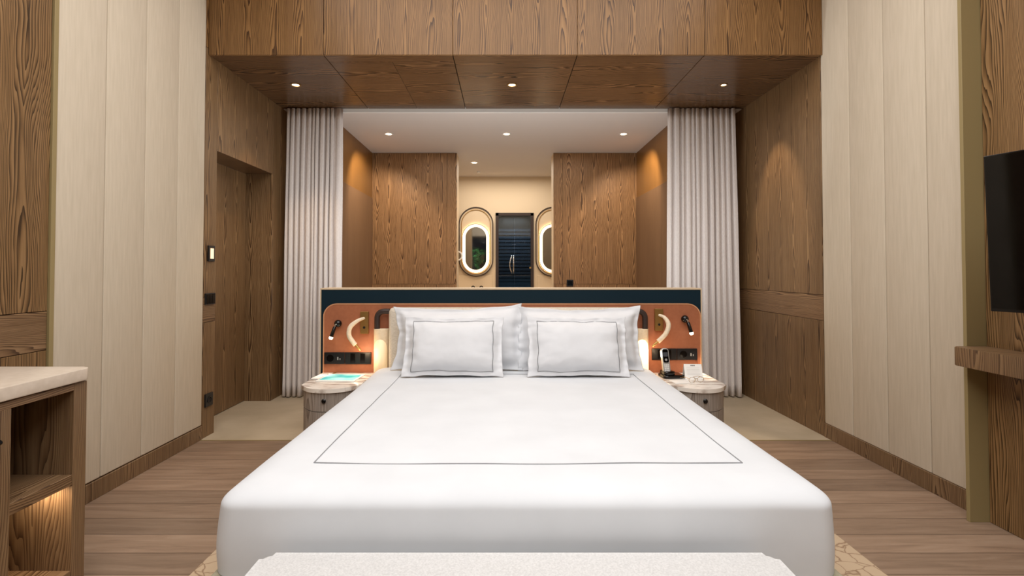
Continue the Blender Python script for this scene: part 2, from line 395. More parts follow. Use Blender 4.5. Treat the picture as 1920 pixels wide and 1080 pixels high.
# beam, soffit --------------------------------------------------------
bm_ = struct(MB().box(XL - .02, XR + .02, YB + .02, YC + .02, ZS + .02, CH).build('wall_beam', 'gap'), 'deep wood clad beam above the bed head')
xs = (XL, -1.368, -.388, .556, 1.52, XR)
for a, b in zip(xs, xs[1:]):
    MB().box(a + g / 2, b - g / 2, YB, YB + .02, ZS + .001, CH, .0015, 1).build('beam_panel', 'wood_beam', bm_)
for i, (a, b) in enumerate(zip(xs, xs[1:])):
    if i == 1:
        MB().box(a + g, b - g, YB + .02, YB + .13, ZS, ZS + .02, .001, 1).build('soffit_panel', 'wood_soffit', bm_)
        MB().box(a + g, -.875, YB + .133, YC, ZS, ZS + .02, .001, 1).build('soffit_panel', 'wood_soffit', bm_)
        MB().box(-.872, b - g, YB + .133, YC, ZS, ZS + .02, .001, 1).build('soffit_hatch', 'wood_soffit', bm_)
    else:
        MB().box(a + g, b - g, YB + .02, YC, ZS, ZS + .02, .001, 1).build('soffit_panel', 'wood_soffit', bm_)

# bathroom ------------------------------------------------------------
ZB = 2.882; XBL, XBR = -1.83, 1.84; YP = 7.0; YE = 8.8
struct(MB().box(-2.5, 2.5, YC + .03, 9.0, ZB, ZB + .1).build('ceiling', 'plaster'), 'white bathroom ceiling')
struct(MB().box(-1.95, 2.0, YC + .002, YC + .03, ZS - .035, ZS + .02).build('trim_2', 'whitepl'), 'white curtain track along the ceiling edge')
for sgn, X, nm in ((-1, XBL, 'wall_bathroom_left'), (1, XBR, 'wall_bathroom_right')):
    a, b = sorted((X, X + sgn * .62))
    wq = struct(MB().box(a, b, 5.3, YP + .3, 0, ZB).build(nm, 'wood_amber'), 'amber toned wood side wall above the wardrobe doors')
    for (y0, y1) in ((5.25, 5.88), (5.88, 7.0)):
        p0, p1 = sorted((X - sgn * .012, X + sgn * .01))
        MB().box(p0, p1, y0 + .002, y1 - .002, 0.01, 2.25, .001, 1).build('tall_panel', 'wood_side', wq)
for nm, x0, x1, seam in (('wall_partition_left', XBL, -.655, -.79), ('wall_partition_right', .685, XBR, .81)):
    wq = struct(MB().box(x0, x1, YP + .02, YP + .3, 0, ZB).build(nm, 'cream_wall'), 'wood faced partition wall in front of the basins')
    cuts = sorted((x0, seam, x1))
    for a, b in zip(cuts, cuts[1:]):
        MB().box(a + g / 2, b - g / 2, YP, YP + .022, 1.06, ZB - .004, .001, 1).build('wood_panel', 'wood_bath', wq)
        MB().box(a + g / 2, b - g / 2, YP, YP + .022, 0.01, 1.057, .001, 1).build('wood_panel', 'wood_bath', wq)
GX0, GX1, GZ = -.145, .515, 2.25
we = struct(MB().box(-2.5, GX0, YE, YE + .12, 0, ZB).box(GX1, 2.5, YE, YE + .12, 0, ZB).box(GX0, GX1, YE, YE + .12, GZ, ZB).build('wall_far', 'cream_wall'), 'cream bathroom wall carrying the mirrors')
struct(MB().box(-2.5, -2.4, YP, YE, 0, ZB).build('wall_basin_left', 'cream_wall')); struct(MB().box(2.4, 2.5, YP, YE, 0, ZB).build('wall_basin_right', 'cream_wall'))
# glazed shower door
d2 = struct(MB().box(GX0, GX0 + .05, YE - .02, YE + .06, 0, GZ).box(GX1 - .05, GX1, YE - .02, YE + .06, 0, GZ).box(GX0, GX1, YE - .02, YE + .06, GZ - .05, GZ).build('door_2', 'darktube'), 'smoked glass door in a bronze frame')
MB().box(GX0 + .05, .182, YE + .02, YE + .03, .01, GZ - .05).box(.188, GX1 - .05, YE + .02, YE + .03, .01, GZ - .05).build('pane', 'glass', d2)
for s in (-1, 1):
    pts = [(.17 + .0 * s + s * .045 * (1 if True else 0) + .02, YE + .02, 1.34 - .0)]
    cx = .135 if s < 0 else .165
    pts = [(cx, YE + .02, 1.50)] + [(cx + .03 * s * math.sin(a) * 0 + (-.035 * math.sin(a) if s < 0 else .0), YE - .05 * math.sin(a) ** .5 if 0 < a < PI else YE + .02, 1.50 - .30 * a / PI) for a in [PI * k / 12 for k in range(1, 12)]] + [(cx, YE + .02, 1.20)]
    MB().tube(pts, .011, 10).build('door_handle', 'chrome', d2, smooth=True)
MB().box(.44, .47, YE - .045, YE - .02, 1.28, 1.31).build('door_hinge', 'brass', d2)
area('added_shower_fill', ((GX0 + GX1) / 2, YE + .45, 2.28), (.5, .3), 9, K(6500))  # added light so the slats show through the glass
sl = MB()
for k in range(30): sl.box(GX0 - .4, GX1 + .4, YE + .9, YE + .925, .02 + k * .068, .07 + k * .068)
struct(sl.build('wall_shower', 'night'), 'dark horizontal slats behind the glass door')
struct(MB().box(GX0 - .45, GX1 + .45, YE + .93, YE + 1.0, 0, ZB).box(GX0 - .5, GX0 - .42, YE + .12, YE + 1, 0, ZB).box(GX1 + .42, GX1 + .5, YE + .12, YE + 1, 0, ZB).build('wall_shower_back', 'black'))
struct(MB().box(GX0 - .5, GX1 + .5, YE + .1, YE + 1, 2.3, 2.38).build('ceiling', 'plaster'), 'white shower ceiling')
struct(MB().box(GX0 - .5, GX1 + .5, YE + .2, YE + 1, -.06, .001).build('floor', 'tile'))

# ================================================================ MIRRORS, BASIN ITEMS
def stadium(cx, z0, z1, hw, n=20):
    r = hw
    return [(cx + r * math.cos(a), z1 - r + r * math.sin(a)) for a in [PI * k / n for k in range(n + 1)]] + [(cx + r * math.cos(a), z0 + r + r * math.sin(a)) for a in [PI + PI * k / n for k in range(n + 1)]]
def mirror(cx, label):
    t = thing('vanity_mirror', label, 'mirror', (cx, YE - .016, 1.14), 0, 'oval lit bathroom mirrors')
    MB().prism(stadium(0, 0, 1.21, .295), 'y', -.014, .003).build('back_plate', 'cream_wall', t, angle=40)
    MB().ring(stadium(0, 0, 1.21, .300), stadium(0, .018, 1.192, .283), 'y', -.03, -.002).build('outer_rim', 'darktube', t, angle=40)
    MB().ring(stadium(0, .045, 1.165, .255), stadium(0, .056, 1.154, .244), 'y', -.026, -.012).build('inner_rim', 'brass', t, angle=40)
    MB().ring(stadium(0, .06, .915, .238), stadium(0, .068, .907, .23), 'y', -.07, -.04).build('mirror_rim', 'darktube', t, angle=40)
    MB().ring(stadium(0, .066, .909, .232), stadium(0, .09, .885, .208), 'y', -.04, -.016).build('back_light', mat('mirror_back_light', (255, 226, 180), .5, emit=(255, 220, 170), es=5), t, angle=40)['label'] = 'warm glow strip behind the mirror'
    MB().ring(stadium(0, .069, .906, .229), stadium(0, .118, .857, .18), 'y', -.066, -.03).build('light_ring', 'ledring', t, angle=40)
    MB().prism(stadium(0, .118, .857, .18), 'y', -.062, -.03).build('mirror_glass', 'mirror', t, angle=40)
    return t
mirror(-.485, 'oval backlit mirror left of the dark glass door')
mirror(.845, 'oval backlit mirror right of the glass door, half hidden by the partition')
for sx in (-1, 1):
    a, b = ((-2.38, GX0 - .06) if sx < 0 else (GX1 + .06, 2.38))
    t = MB().box(a, b, YE - .5, YE - .001, .82, .88, .004, 2).build('vanity_counter', 'stonetop')
    tag(t, 'cream stone basin counter under the ' + ('left' if sx < 0 else 'right') + ' oval mirror', 'counter')
    t = MB().box(a, b, YE - .0125, YE - .0005, .88, 1.165, .003, 2).build('vanity_ledge', 'cream_wall'); tag(t, 'cream raised ledge behind the basin counter on the ' + ('left' if sx < 0 else 'right') + ' of the glass door', 'ledge')
    t = MB().box(a + .03, b - .03, YE - .47, YE - .002, .002, .818, .003, 2).build('vanity_cabinet', 'wood_bath'); tag(t, 'wooden basin cabinet to the ' + ('left' if sx < 0 else 'right') + ' of the glass door', 'cabinet')
t = thing('basin_tap', 'black two-handled tap below the left oval mirror', 'tap', (-.46, YE - .06, .88))
for s in (-1, 1):
    arc = [(s * .07 + .028 * math.cos(a), -.03, .07 + .028 * math.sin(a)) for a in [PI * 2 * k / 16 for k in range(17)]]
    MB().tube(arc, .009, 8, caps=False).tube([(s * .07, -.03, 0), (s * .07, -.03, .045)], .01, 8).build('tap_handle', 'blackmetal', t, smooth=True)
MB().tube([(0, -.03, 0), (0, -.03, .06), (0, -.06, .08), (0, -.14, .08)], .01, 8).build('spout', 'blackmetal', t, smooth=True)
t = thing('magnifying_mirror', 'small round chrome shaving mirror left of the oval mirror', 'mirror', (-.79, YE, 1.5))
MB().tube([(0, -.002, 0), (0, -.12, 0)], .012, 10).build('bracket', 'chrome', t, smooth=True)
MB().ring(circle(0, 0, .085), circle(0, 0, .062), 'y', -.16, -.12).build('frame', 'whitepl', t, angle=40)
MB().prism(circle(0, 0, .063), 'y', -.15, -.13).build('mirror_glass', 'mirror', t, angle=40)

# ================================================================ DOWNLIGHTS
def downlight(x, y, z, r, label, group, energy=0, ang=60, rot=(0, 0, 0), col=K(3000), lens='lens'):
    t = thing('downlight', label, 'downlight', (x, y, z), 0, group)
    MB().ring(circle(0, 0, r * 1.25), circle(0, 0, r * .82), 'z', -.004, .02).build('trim_ring', 'whitepl' if 'white' in label else 'brass', t, angle=40)
    MB().prism(circle(0, 0, r * .82), 'z', -.001, .01).build('lens', lens, t)
    if energy: spot('bulb', (0, 0, -.012), energy, col, ang, .6, rot, t, .015)
    return t
downlight(-1.83, 4.42, ZS, .037, 'brass rimmed downlight in the wooden soffit above the left door', 'soffit downlights', 22, 75)
downlight(.07, 4.42, ZS, .037, 'brass rimmed downlight in the middle of the wooden soffit', 'soffit downlights', 14, 80)
downlight(1.93, 4.42, ZS, .026, 'smallest downlight in the wooden soffit, near the right wall', 'soffit downlights', 30, 46, (0, -math.radians(23), 0), K(3500))
downlight(-1.38, 6.03, ZB, .045, 'white downlight in the bathroom ceiling nearest the left curtain', 'bathroom downlights', 42, 100, (.5, .34, 0), K(3500))
downlight(.03, 6.03, ZB, .045, 'white downlight in the centre of the bathroom ceiling', 'bathroom downlights', 26, 110, (.3, 0, 0))
downlight(1.43, 6.03, ZB, .045, 'white downlight in the bathroom ceiling nearest the right curtain', 'bathroom downlights', 42, 100, (.5, -.34, 0), K(3500))
downlight(-.45, 7.64, ZB, .05, 'white downlight over the basins before the left mirror', 'bathroom downlights', 24, 100)
t = MB().prism(circle(0, 0, .03), 'z', -.02, 0).build('smoke_detector', 'whitepl', loc=(-.42, 8.35, ZB)); tag(t, 'tiny round sensor on the ceiling before the left mirror', 'sensor')
area('added_basin_fill', (0, 8.0, 2.84), (1.6, .8), 17, K(4200))  # added wash over the basin wall, not a fitting

# ================================================================ CURTAINS
def curtain(x0, x1, y, z0, z1, folds, flare, label, seed):
    rnd = random.Random(seed); n = folds * 10; nz = 24
    ph = [rnd.uniform(.6, 1.5) for _ in range(folds)]; tot = sum(ph); cum = [0]
    for p in ph: cum.append(cum[-1] + p / tot)
    amp = [rnd.uniform(.45, 1.1) for _ in range(folds)]
    b = MB(); grid = []
    for j in range(nz + 1):
        v = j / nz; row = []
        for i in range(n + 1):
            k = min(i // 10, folds - 1); u = (i - k * 10) / 10; s = cum[k] + (cum[k + 1] - cum[k]) * u
            a = .034 * amp[k] * (.7 + .3 * min(1, (1 - v) * 3)) * (1 + .3 * (1 - v))
            fx = flare[0] * (1 - v) * (1 - s) + flare[1] * (1 - v) * s
            wob = .008 * noise.noise((s * 9, v * 2.2, seed)) 
            X = x0 + (x1 - x0) * s + fx + .006 * math.sin(4 * PI * u) * amp[k] + wob
            Y = y - a * (1 - 2 * abs(math.cos(PI * u)) ** 3.2) * (1 + .25 * noise.noise((k * 3.1, v * 3, seed + 5))) + wob
            row.append(b.bm.verts.new((X, Y, z0 + (z1 - z0) * v)))
        grid.append(row)
    for j in range(nz):
        for i in range(n): b.bm.faces.new((grid[j][i], grid[j][i + 1], grid[j + 1][i + 1], grid[j + 1][i]))
    o = b.build('curtain', 'curtain', smooth=True)
    sm = o.modifiers.new('s', 'SOLIDIFY'); sm.thickness = .003
    return tag(o, label, 'curtain', 'pale curtains at the bathroom opening')
curtain(-2.17, -1.61, 5.03, .012, ZS - .015, 11, (-.02, -.01), 'pale pinkish grey floor length curtain left of the bathroom opening', 3)
curtain(1.64, 2.31, 5.03, .012, ZS - .015, 12, (-.03, .035), 'pale pinkish grey floor length curtain right of the bathroom opening', 8)

# ================================================================ HEADBOARD
HX0, HX1, HY, HZ = -1.394, 1.50, 3.85, 1.115
hb = thing('headboard', 'long dark teal headboard with terracotta leather inset behind the bed', 'headboard', (.053, HY, 0))
hx = .053; a, b = HX0 - hx, HX1 - hx
MB().box(a + .008, b - .008, 0, .16, 0, HZ - .012, .002, 1).build('frame', 'teal', hb)
o = MB().box(a, b, -.004, .17, HZ - .012, HZ, .001, 1).box(a, a + .0075, -.004, .17, 0, HZ - .012).box(b - .0075, b, -.004, .17, 0, HZ - .012).build('edge_trim', 'cap', hb); o['label'] = 'cream edge trim'
out = rrect(a + .03, b - .014, .02, 1.0, .1, 10, (0, 0, 1, 1)); inn = rrect(a + .038, b - .022, .028, .992, .093, 10, (0, 0, 1, 1))
MB().ring(out, inn, 'y', -.022, 0).build('leather_piping', tex_mat('piping_leather', (196, 140, 100), (206, 150, 110), 30, .5), hb, angle=40)['label'] = 'paler leather edge piping'
MB().prism(inn, 'y', -.02, 0).build('leather_panel', 'leather', hb, angle=40)['label'] = 'terracotta leather panel'
pd = MB().box(-.85 - hx, .955 - hx, -.13, -.0205, .40, .975, .035, 5).build('upholstered_pad', 'pad', hb, angle=60); pd['label'] = 'cream linen upholstered pad'

# lamps against the headboard: cream drum with dark tube loop
def wall_lamp(cx, s, label, es, en):
    t = thing('bedside_lamp', label, 'lamp', (cx, 3.829, .44), 0, 'cream bedside lamps')
    R, RD = .0615, .083
    n = 18
    MB().prism([(R * math.cos(PI + PI * k / n), RD * abs(math.sin(PI * k / n)) ** .8 * -1) for k in range(n + 1)], 'z', 0, .375, .003).build('lamp_shade', 'shade', t, angle=50)
    # s = -1: leg on the outer left side, tube turning towards the pad
    xl = .031 * s; q0 = -s * .061; ca = .05
    pts = [(xl, -.045, .37), (xl, -.045, .40), (xl, -.045, .455)] + [(xl - s * ca * (1 - math.cos(.5 * PI * k / 8)), -.045, .455 + ca * math.sin(.5 * PI * k / 8)) for k in range(1, 9)] + [(q0, -.045, .505)]
    MB().tube(pts, .0205, 14).build('handle', 'darktube', t, smooth=True)['label'] = 'dark bronze tube loop handle'
    # arched opening glowing at the front
    arch = []
    n = 14; w_ = .85; g2 = MB(); lo, hi = [], []
    for k in range(n + 1):
        q = -w_ + 2 * w_ * k / n
        x = (R + .0015) * math.sin(q); y = -(RD + .0015) * abs(math.cos(q)) ** .8
        zt = .22 + .08 * math.sqrt(max(0, 1 - (q / w_) ** 2) ) 
        lo.append(g2.bm.verts.new((x, y, .01))); hi.append(g2.bm.verts.new((x, y, zt)))
    for k in range(n): g2.bm.faces.new((lo[k], lo[k + 1], hi[k + 1], hi[k]))
    gl = mat('glow_' + str(es), (255, 232, 196), .6, emit=(255, 214, 156), es=es)
    o = g2.build('diffuser', gl, t, smooth=True); o['label'] = 'glowing arched diffuser'
    sd = o.modifiers.new('s', 'SOLIDIFY'); sd.thickness = .004; sd.offset = 1
    d = bpy.data.lights.new('bulb', 'POINT'); d.energy = en; d.color = K(3000); d.shadow_soft_size = .03
    l = bpy.data.objects.new('bulb', d); l.location = (-.135 if s < 0 else .1, -.12, .2); COL.objects.link(l); l.parent = t
wall_lamp(-.914, -1, 'softly lit cream lamp with dark loop handle left of the pillows', .2, .8)
wall_lamp(1.02, 1, 'brightly glowing cream lamp with dark loop handle right of the pillows', 1.3, .5)

# gooseneck reading lamps
def goose(px, pz, pts, side):
    t = thing('gooseneck_lamp', 'cream curved reading lamp on a brass plate ' + side, 'lamp', (px, 3.829, pz), 0, 'gooseneck reading lamps')
    MB().box(-.031, .031, -.022, 0, -.083, .083, .002, 1).build('wall_plate', 'brass', t)['label'] = 'upright brass wall plate'
    MB().prism(circle(.0, -.035, .009, 14), 'y', -.027, -.022).build('switch', 'black', t)
    P = [Vector(p) for p in pts]; cr = []
    Q = [P[0]] + P + [P[-1]]
    for i in range(1, len(Q) - 2):
        for k in range(8):
            u = k / 8; p0, p1, p2, p3 = Q[i - 1:i + 3]
            cr.append(.5 * ((2 * p1) + (p2 - p0) * u + (2 * p0 - 5 * p1 + 4 * p2 - p3) * u * u + (3 * p1 - p0 - 3 * p2 + p3) * u ** 3))
    cr.append(P[-1])
    m = len(cr); rs = [.009 + .008 * min(1, i / (m * .35)) for i in range(m)]
    MB().tube(cr, .015, 14, rs=rs).build('neck', 'goose', t, smooth=True)['label'] = 'cream leather wrapped neck'
    d = (cr[-1] - cr[-3]).normalized()
    MB().tube([cr[-1] - d * .005, cr[-1] + d * .03, cr[-1] + d * .055], .009, 12, rs=[.009, .01, .007]).build('lamp_head', 'brass', t, smooth=True)['label'] = 'small brass head'
goose(-1.048, .857, [(.0, -.02, .035), (-.04, -.06, .018), (-.085, -.085, -.025), (-.092, -.09, -.085), (-.062, -.09, -.135), (-.045, -.09, -.155)], 'left of the pillows')
goose(1.163, .879, [(-.0, -.02, .035), (.03, -.06, .02), (.05, -.085, -.03), (.03, -.09, -.09), (-.005, -.09, -.13), (-.03, -.09, -.152)], 'right of the pillows')
def spotlamp(px, pz, lean, side):
    t = thing('spot_lamp', 'small black spotlight with ball mount on leather ' + side, 'lamp', (px, 3.829, pz), 0, 'black swivel reading spots')
    MB().sphere((0, -.026, 0), .028, 24).prism(circle(0, 0, .02, 20), 'y', -.01, -.0).build('ball_mount', 'blackgloss', t, smooth=True)
    a = Vector((lean * .6, -.05, -.02)); b = a + Vector((lean * .9, -.012, -.075))
    MB().tube([(0, -.05, 0), a + Vector((0, 0, .012)), a], .0045, 10).build('joint', 'chrome', t, smooth=True)
    MB().tube([a, a.lerp(b, .1), b], .0135, 16, rs=[.009, .0125, .0145]).build('barrel', 'blackgloss', t, angle=50)
    dd = (b - a).normalized()
    MB().tube([b, b + dd * .012, b + dd * .02], .0135, 16, rs=[.0145, .0145, .009]).build('lens', 'lens_dim', t, smooth=True)['label'] = 'glowing white tip'
    spot('bulb', b + dd * .03, 6.0 if lean > 0 else 1.5, K(3500), 70, .7, dd.to_track_quat('-Z', 'Y').to_euler(), t, .012)
spotlamp(-1.243, .852, -.025, 'left of the bed')
spotlamp(1.355, .886, .022, 'right of the bed')
def plate(x0, x1, z0, z1, kind, label):
    cx = (x0 + x1) / 2; t = thing('switch_plate', label, 'switch plate', (cx, 3.829, z0), 0, 'black plates on the leather')
    w_ = (x1 - x0) / 2; h = z1 - z0
    MB().box(-w_, w_, -.01, 0, 0, h, .0015, 2).build('plate', 'black', t)
    if kind == 'switch':
        n = 5
        for k in range(n):
            u0 = -w_ + .006 + k * (2 * w_ - .012) / n
            MB().box(u0 + .001, u0 + (2 * w_ - .012) / n - .001, -.0135, -.0095, .008, h - .008, .001, 1).build('switch_key', 'blackgloss' if k % 2 else 'black', t)
    else:
        MB().ring(circle(-w_ * .4, h / 2, .026), circle(-w_ * .4, h / 2, .02), 'y', -.013, -.009).build('socket_ring', 'blackgloss', t)
        MB().prism(circle(-w_ * .4, h / 2, .02), 'y', -.0105, -.009).build('socket_well', 'blackgloss', t)
        MB().box(w_ * .3, w_ * .42, -.0115, -.0095, h * .35, h * .6).box(w_ * .55, w_ * .62, -.0115, -.0095, h * .35, h * .5).build('icon_mark', 'silver', t)
plate(-1.350, -1.200, .548, .634, 'socket', 'black socket plate at the left end of the headboard')
plate(-1.196, -1.000, .548, .634, 'switch', 'black row of switches beside the left socket plate')
plate(1.112, 1.298, .578, .662, 'switch', 'black row of switches behind the cordless phone')
plate(1.302, 1.452, .578, .662, 'socket', 'black socket plate above the white tent card')

# ================================================================ NIGHTSTANDS
ZT = .482
def nightstand(x0, x1, out_s, label):
    cx = (x0 + x1) / 2; w_ = (x1 - x0) / 2
    t = thing('nightstand', label, 'nightstand', (cx, 3.826, 0), 0, 'curved bedside cabinets')
    def outl(ins, n=22):
        pts = [(w_ - ins, -.002), (-w_ + ins, -.002)]
        yc = -.40; bulge = .14
        for k in range(n + 1):
            q = -1 + 2 * k / n; x = (w_ - ins) * q; y = yc + ins - bulge * (1 - abs(q) ** 2.4)
            pts.append((x, y))
        return pts
    MB().prism(outl(0), 'z', ZT - .026, ZT, .004).build('stone_top', 'marble', t, angle=40)['label'] = 'veined stone top'
    MB().prism(outl(.012), 'z', .03, .33, .002).build('lower_drawer', 'wood_stand', t, angle=40)
    MB().prism(outl(.012), 'z', .334, ZT - .029, .002).build('drawer', 'wood_stand', t, angle=40)
    MB().prism(outl(.03), 'z', 0.001, ZT - .027).build('carcass', 'gap', t, angle=40)
    for zz in (.405, .2):
        MB().tube([(0, -.505, zz), (0, -.525, zz), (0, -.53, zz), (0, -.54, zz), (0, -.545, zz)], .01, 16, rs=[.006, .006, .013, .015, .01]).build('knob', 'blackgloss', t, smooth=True)
    return t
nightstand(-1.365, -.965, -1, 'curved grey veined bedside cabinet left of the bed, holding the turquoise picture')
nightstand(1.108, 1.495, 1, 'curved grey veined bedside cabinet right of the bed, holding the phone')

# items on the left nightstand
t = thing('picture_booklet', 'turquoise water picture with white border lying on the left nightstand', 'booklet', (-1.165, 3.62, ZT + .0005), -.06)
MB().box(-.13, .14, -.115, .12, 0, .006, .001, 1).build('cover', 'white', t)
MB().box(-.115, .125, -.09, .1, .006, .0075).build('picture', 'picture', t)['label'] = 'turquoise water picture'
t = thing('notepad', 'small cream notepad at the outer edge of the left nightstand', 'notepad', (-1.322, 3.655, ZT + .0005), -.1)
MB().box(-.03, .024, -.075, .07, 0, .008, .001, 1).build('pages', 'white', t)
MB().box(-.031, .0245, -.076, .071, .0, .0015).build('backing', 'gap', t)
o = MB().tube([(0, 0, 0), (.02, .075, 0), (.022, .082, 0)], .0035, 8, rs=[.0035, .0035, .001]).build('pen', 'brass', loc=(-1.275, 3.74, ZT + .0042)); tag(o, 'thin brown pen behind the notepad on the left nightstand', 'pen')

# items on the right nightstand
t = thing('cordless_phone', 'silver and black cordless phone standing in its dark charging base', 'phone', (1.178, 3.66, ZT + .0005), .12)
MB().prism(rrect(-.05, .105, -.06, .07, .025, 6), 'z', 0, .02, .005).prism(rrect(-.04, .04, -.045, .06, .02, 6), 'z', .02, .045, .006).build('charging_base', 'blackgloss', t, angle=50)
h = MB().prism(rrect(-.0265, .0265, 0, .178, .018, 6), 'y', -.012, .012, .004).build('handset', 'silver', t, angle=50, loc=(-.01, -.005, .028)); h.rotation_euler = (math.radians(-14), 0, 0)
MB().prism(rrect(-.021, .021, .075, .17, .012, 5), 'y', -.0135, -.0115).build('display', 'blackgloss', h)
MB().prism(rrect(-.017, .017, .118, .148, .003, 3), 'y', -.0142, -.0132).build('screen', mat('phone_screen', (70, 72, 78), .3), h)
MB().prism(circle(0, .095, .009, 16), 'y', -.015, -.0132).build('round_key', 'silver', h)
kk = MB()
for i in range(3):
    for j in range(4): kk.box(-.017 + i * .0125, -.0075 + i * .0125, -.0132, -.0115, .015 + j * .013, .024 + j * .013)
kk.build('keypad', 'whitepl', h)
t = thing('tent_card', 'white folded tent card standing on the right nightstand', 'card', (1.345, 3.63, ZT + .0005), -.06)
def slab(mb, p, q, w_, th):  # sloping sheet between two (y,z) points
    n = Vector((0, q[1] - p[1], -(q[0] - p[0]))).normalized() * th
    v = [mb.bm.verts.new((sx * w_, y + k * n.y, z + k * n.z)) for (y, z) in (p, q) for sx in (-1, 1) for k in (0, 1)]
    for f_ in ((0, 2, 6, 4), (1, 5, 7, 3), (0, 1, 3, 2), (4, 6, 7, 5), (0, 4, 5, 1), (2, 3, 7, 6)): mb.bm.faces.new([v[i] for i in f_])
m_ = MB(); slab(m_, (-.04, 0), (0, .1), .062, .0012); slab(m_, (0, .1), (.04, 0), .062, .0012); m_.build('folded_sheet', 'white', t)
m_ = MB()
def on(z): return -.04 + .04 * z / .1 - .0012
for z, a_, b_ in ((.089, -.016, .016),): 
    for k in range(5):
        x = a_ + k * (b_ - a_) / 5; slab2 = [(x, on(z) - .0006, z - .003), (x + .0045, on(z) - .0006, z - .003), (x + .0045, on(z + .006) - .0006, z + .004), (x, on(z + .006) - .0006, z + .004)]
        m_.bm.faces.new([m_.bm.verts.new(p) for p in slab2])
m_.build('heading', 'ink', t)['label'] = 'small dark heading'
m_ = MB()
for z in (.074, .064, .054, .04, .03):
    m_.bm.faces.new([m_.bm.verts.new(p) for p in ((-.045, on(z) - .0006, z), (.045, on(z) - .0006, z), (.045, on(z + .001) - .0006, z + .0012), (-.045, on(z + .001) - .0006, z + .0012))])
m_.build('text_lines', mat('pale_ink', (196, 192, 188), .8), t)
o = MB().box(-.07, .06, -.05, .05, 0, .003, .0005, 1).build('paper_card', 'white', loc=(1.225, 3.50, ZT + .0005)); o.rotation_euler = (0, 0, .15); tag(o, 'flat white card lying before the phone on the right nightstand', 'card')
t = thing('eyeglasses', 'thin framed glasses lying on the right nightstand near its front edge', 'glasses', (1.315, 3.48, ZT + .001), .25)
for s in (-1, 1):
    MB().tube([(s * .033 + .024 * math.cos(q), .0, .02 + .018 * math.sin(q)) for q in [2 * PI * k / 20 for k in range(21)]], .0014, 6, caps=False).build('lens_rim', 'brass', t, smooth=True)
    MB().tube([(s * .057, 0, .03), (s * .055, .06, .03), (s * .05, .115, .012)], .0014, 6).build('temple', 'brass', t, smooth=True)
MB().tube([(-.01, 0, .026), (0, -.001, .029), (.01, 0, .026)], .0013, 6).build('bridge', 'brass', t, smooth=True)

# ================================================================ BED
BCX = .072
bed = thing('bed', 'wide bed made up with smooth white linen and a thin grey stitched border', 'bed', (BCX, 1.60, 0))
MB().box(-.945, .945, .03, 2.1, 0.012, .26, .012, 2).build('bed_base', 'base', bed)
MB().box(-1.0, 1.0, -.02, 2.1, .262, .288, .008, 2).build('platform', 'base', bed)
MB().box(-.94, .94, .05, 2.1, .289, .52, .04, 3).build('mattress', 'linen', bed, angle=50)
# duvet: rings of rounded rectangles
ZD = .552; HWD = .992; Y0, Y1 = 0.0, 2.108
RB = .058
def topz(x, y): return ZD + .004 * noise.noise((x * 2.4, y * 2.4, 1.7)) + .0015 * noise.noise((x * 6, y * 6, 5)) + max(0, y - 1.7) * .03
prof = []   # (inset from full outline, z)
for k in range(9):   # drop
    v = k / 8; prof.append((-.006 * math.sin(PI * v), .292 + (ZD - RB - .292) * v))
R = .075
for k in range(1, 13):
    q = .5 * PI * k / 12; prof.append((R * 1.75 * (1 - math.cos(q)) ** 1.15, ZD - RB + RB * math.sin(q)))
prof.append((.17, ZD))
b = MB(); prev = None; NP = 48
def ring_pts(ins):
    r = max(.075 - ins * .1, .04)
    x0, x1, y0, y1 = -HWD + ins, HWD - ins, Y0 + ins * (.95 if ins < .3 else .95), Y1 - ins * .95
    if ins > .9: x0, x1 = -HWD + ins, HWD - ins
    pts = []
    segs = rrect(x0, x1, y0, y1, min(r, (x1 - x0) / 2 - .001), 8)
    # densify straight sides
    out = []
    for i, p in enumerate(segs):
        q = segs[(i + 1) % len(segs)]; out.append(p)
        if i % 9 == 8:
            for k in range(1, 24): out.append((p[0] + (q[0] - p[0]) * k / 24, p[1] + (q[1] - p[1]) * k / 24))
    return out
rings = []
for ins, z in prof:
    row = []
    for (x, y) in ring_pts(ins):
        nn = noise.noise((x * 2.4, y * 2.4, z * 3)); n2 = noise.noise((x * 7, y * 7, 4 + z))
        side = max(0, min(1, (ZD - z) / .15))
        dx = math.copysign(1, x) * side * (.012 * nn + .004 * n2) if abs(x) > HWD - .3 else 0
        dy = -side * (.010 * nn + .004 * n2) if y < .3 else 0
        row.append(b.bm.verts.new((x + dx, y + dy, z + topz(x, y) - ZD)))
    rings.append(row)
last = [v.co.copy() for v in rings[-1]]; cy_ = (Y0 + Y1) / 2
for sc_ in (.86, .7, .5, .3, .12):
    row = []
    for c in last:
        x = c.x * sc_; y = cy_ + (c.y - cy_) * sc_; row.append(b.bm.verts.new((x, y, topz(x, y))))
    rings.append(row)
for A, B in zip(rings, rings[1:]):
    n = len(A)
    for k in range(n): b.bm.faces.new((A[k], A[(k + 1) % n], B[(k + 1) % n], B[k]))
b.bm.faces.new(rings[-1])
dv = b.build('duvet', 'linen', bed, smooth=True); sd = dv.modifiers.new('s', 'SUBSURF'); sd.levels = 1; sd.render_levels = 1
dv['label'] = 'smooth white duvet'
